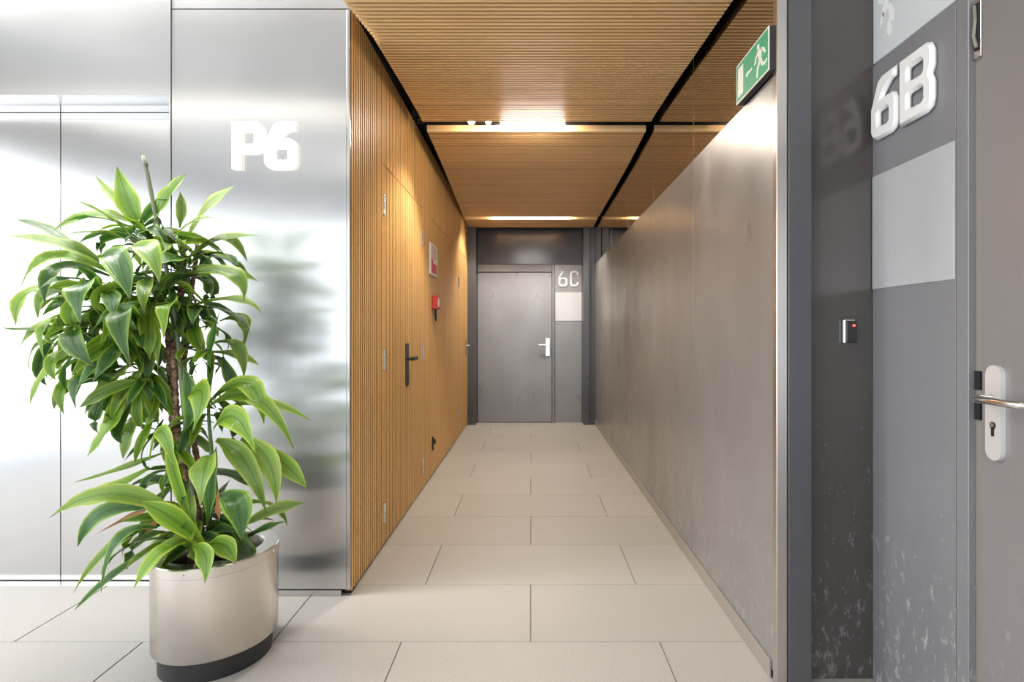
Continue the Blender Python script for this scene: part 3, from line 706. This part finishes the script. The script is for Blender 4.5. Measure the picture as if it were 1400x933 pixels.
# (base, middle, tip, width in pixels, depth shift of the tip, depth)
HERO = [
 ((198,318),(176,275),(160,228),34,-.02,2.10,0), ((192,300),(155,268),(131,240),13,.08,2.18,0), ((210,312),(228,272),(254,238),36,-.06,2.08,0),
 ((246,312),(249,288),(246,262),18,.03,2.2,0), ((255,330),(285,284),(322,254),22,.02,2.12,0), ((238,325),(265,303),(290,298),15,-.04,2.08,0),
 ((198,312),(130,294),(70,318),18,-.05,2.06,0), ((140,358),(75,332),(2,322),24,-.08,2.02,0), ((110,340),(60,312),(20,300),20,.08,2.15,1),
 ((150,372),(70,352),(26,402),26,-.10,2.0,0), ((150,378),(78,368),(62,418),24,-.14,2.0,1), ((255,358),(300,328),(357,323),14,.02,2.12,0),
 ((258,352),(305,325),(338,358),19,.0,2.13,0), ((255,366),(310,370),(352,384),18,.0,2.1,0), ((250,376),(318,374),(333,412),22,-.04,2.08,0),
 ((256,420),(322,410),(357,428),16,-.02,2.08,0), ((289,535),(290,478),(302,422),28,-.05,2.06,1), ((300,440),(334,440),(330,482),20,0,2.12,0),
 ((290,470),(326,476),(333,522),18,.02,2.1,0), ((304,488),(315,515),(330,548),17,.02,2.1,1), ((287,550),(338,525),(361,580),28,-.06,2.06,0),
 ((287,556),(350,545),(402,615),28,-.05,2.04,0), ((295,570),(355,550),(426,576),13,.02,2.1,0), ((292,588),(322,572),(350,622),36,-.10,2.02,0),
 ((296,602),(335,632),(364,702),32,-.08,2.02,0), ((330,600),(366,630),(378,690),28,-.06,2.04,0), ((345,610),(385,632),(420,668),24,.0,2.08,0),
 ((250,548),(276,538),(262,594),34,-.12,1.98,0), ((292,622),(280,640),(274,694),34,-.14,1.98,0), ((300,680),(322,688),(330,740),38,-.14,1.98,1),
 ((325,725),(370,700),(416,688),20,.04,2.08,0), ((325,742),(360,724),(394,712),14,.06,2.12,1), ((280,748),(306,746),(322,772),26,-.10,2.0,0),
 ((262,748),(280,758),(280,797),24,-.12,1.94,0), ((258,715),(160,676),(68,708),28,-.12,2.0,0), ((282,752),(240,712),(190,686),27,-.14,2.0,0),
 ((235,615),(170,640),(100,660),13,-.04,2.05,0), ((220,700),(145,700),(106,748),24,-.06,2.02,1), ((220,712),(150,750),(100,812),18,-.06,2.0,0),
 ((222,742),(150,790),(101,836),12,-.08,1.98,1), ((252,745),(215,760),(183,805),24,-.14,1.94,0), ((268,738),(225,752),(186,800),24,-.10,1.96,0),
 ((215,722),(162,738),(138,812),18,-.10,1.98,1), ((176,555),(146,590),(119,625),30,-.08,2.02,0), ((196,560),(178,590),(168,628),20,-.02,2.05,0),
 ((205,640),(150,672),(112,690),26,-.04,2.05,0), ((110,405),(40,400),(22,446),23,-.10,2.0,0), ((118,412),(66,402),(52,436),22,-.12,1.98,0),
 ((105,440),(50,450),(0,448),13,-.02,2.04,1), ((90,440),(50,450),(18,492),22,-.04,2.05,0), ((100,448),(62,445),(60,492),22,-.12,2.0,0),
 ((100,460),(52,472),(40,508),16,-.04,2.05,0), ((118,482),(66,508),(41,553),22,-.08,2.02,0), ((108,470),(72,492),(76,520),17,-.10,2.0,0),
 ((142,402),(112,392),(110,444),36,-.16,1.96,1), ((135,360),(158,352),(178,410),34,-.18,1.95,1), ((165,352),(200,338),(218,388),32,-.18,1.95,0),
 ((200,440),(164,432),(180,504),34,-.18,1.94,1), ((243,418),(230,420),(224,464),30,-.14,1.98,0), ((175,440),(208,452),(216,514),30,-.06,2.02,0),
 ((125,450),(98,462),(128,502),30,-.14,1.96,1), ((170,528),(112,518),(104,560),26,-.12,1.98,1), ((205,520),(155,532),(108,558),24,-.08,2.0,0),
 ((145,520),(92,530),(74,560),18,-.06,2.02,0), ((112,522),(84,532),(88,568),16,-.08,2.02,0), ((246,600),(262,560),(250,500),22,-.05,2.0,1),
 ((262,715),(240,650),(226,590),20,-.06,2.0,0), ((285,720),(290,660),(296,610),22,-.04,2.03,1), ((205,630),(220,590),(238,640),22,-.10,1.98,0),
]
hn = Vector((-.05, -.72, .69)).normalized()
for i, (a, m_, t_, wpx, dy, Y, dk) in enumerate(HERO):
    p0, p1, p2 = P(*a, Y), P(*m_, Y+dy*.7), P(*t_, Y+dy)
    jit = Vector((random.uniform(-.3, .3), random.uniform(-.2, .2), random.uniform(-.2, .3)))
    b = leaf_bm(bez(p0, p1, p2), wpx*Y/F*random.uniform(.88, 1.04), lambda t, j=jit: hn+j, ph=random.uniform(0, 6), twist=random.uniform(-.35, .35))
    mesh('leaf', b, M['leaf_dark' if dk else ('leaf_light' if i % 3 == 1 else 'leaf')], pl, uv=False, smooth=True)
# shared leaf shapes for the inner rosettes, grown along local +X and arching down
LM = []
for v in range(14):
    bend = .5+.17*v; L = .30+.012*(v*5 % 7); th = 0; p = Vector((0, 0, 0)); path = [p.copy()]; n_ = 11
    for i in range(n_):
        th -= bend/n_*(0.5+1.0*i/n_); p = p+Vector((math.cos(th), .05*math.sin(i*.9+v), math.sin(th)))*(L/n_); path.append(p.copy())
    b = leaf_bm(path, .058+.004*(v*3 % 7), lambda t: Vector((.25, 0, 1)), ph=v*1.3, twist=(-1)**v*(.2+.06*v))
    me = bpy.data.meshes.new('leaf'); b.to_mesh(me); b.free()
    for q in me.polygons: q.use_smooth = True
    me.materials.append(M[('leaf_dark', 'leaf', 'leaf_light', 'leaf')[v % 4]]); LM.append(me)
ROS = [((202, 330), 2.12, 24, .80, (.05, .9)), ((255, 360), 2.14, 20, .75, (-.1, .7)), ((140, 402), 2.03, 24, .72, (-.3, .6)), ((215, 400), 2.06, 18, .85, (-.5, .5)),
       ((170, 450), 2.04, 26, .78, (-.6, .3)), ((110, 450), 2.03, 22, .62, (-.7, .2)), ((190, 510), 2.06, 20, .78, (-.8, .1)), ((262, 430), 2.14, 12, .70, (-.3, .5)), ((285, 480), 2.12, 12, .5, (-.4, .6)),
       ((290, 560), 2.11, 10, .72, (-.3, .8)), ((268, 725), 2.10, 28, .85, (-.1, 1.0)), ((250, 650), 2.10, 10, .7, (-.3, .6)), ((225, 590), 2.09, 10, .66, (-.6, .4))]
inner = bmesh.new(); n_leaf = 0
for (px, py), Y, n_, s, (e0, e1) in ROS:
    c0 = P(px, py, Y)
    for k in range(int(n_*1.7)):
        az = 2.4*k+random.uniform(-.3, .3); el = random.uniform(e0, e1)
        if math.sin(az) > .3 and random.random() < .35: az = -az      # fewer leaves against the wall
        me = random.choice(LM); sc = s*random.uniform(.62, 1.12)
        jt = Vector((random.uniform(-.035, .035), random.uniform(-.03, .03), random.uniform(-.06, .05)))
        if c0.y+math.sin(az)*.33*sc > 2.46: sc *= .7
        rot = Matrix.Rotation(az, 3, 'Z') @ Matrix.Rotation(-el, 3, 'Y') @ Matrix.Rotation(random.uniform(-.6, .6), 3, 'X')
        wf = random.uniform(.72, 1.08)
        if k < n_*.90:
            o = link(bpy.data.objects.new('leaf', me)); o.parent = pl
            o.location = c0+jt-PC0; o.scale = (sc, sc*wf, sc); o.rotation_euler = rot.to_euler()
        else:                                                         # inner leaves too hidden to pick apart: one joined part
            uvl = inner.loops.layers.uv.verify()
            mtx = Matrix.Translation(c0+jt) @ (rot @ Matrix.Diagonal((sc*.8, sc*.8*wf, sc*.8))).to_4x4()
            vs = [inner.verts.new(mtx @ v.co) for v in me.vertices]; uvs = me.uv_layers[0].data
            for q in me.polygons:
                f = inner.faces.new([vs[i] for i in q.vertices])
                for lo, li in zip(f.loops, q.loop_indices): lo[uvl].uv = uvs[li].uv
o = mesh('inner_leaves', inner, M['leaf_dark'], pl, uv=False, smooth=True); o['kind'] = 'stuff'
# browned dry leaves in the lower rosette
M['dry'] = mat('dry_leaf', (.34, .14, .06), .7)
for a, m_, t_ in (((230, 705), (205, 722), (190, 735)), ((250, 700), (246, 712), (243, 735)), ((220, 690), (180, 706), (132, 730)), ((300, 712), (299, 690), (298, 668))):
    b = leaf_bm(bez(P(*a, 2.0), P(*m_, 1.98), P(*t_, 1.97)), .022, lambda t: hn); o = mesh('leaf', b, M['dry'], pl, uv=False, smooth=True); o['label'] = 'dry brown leaf'
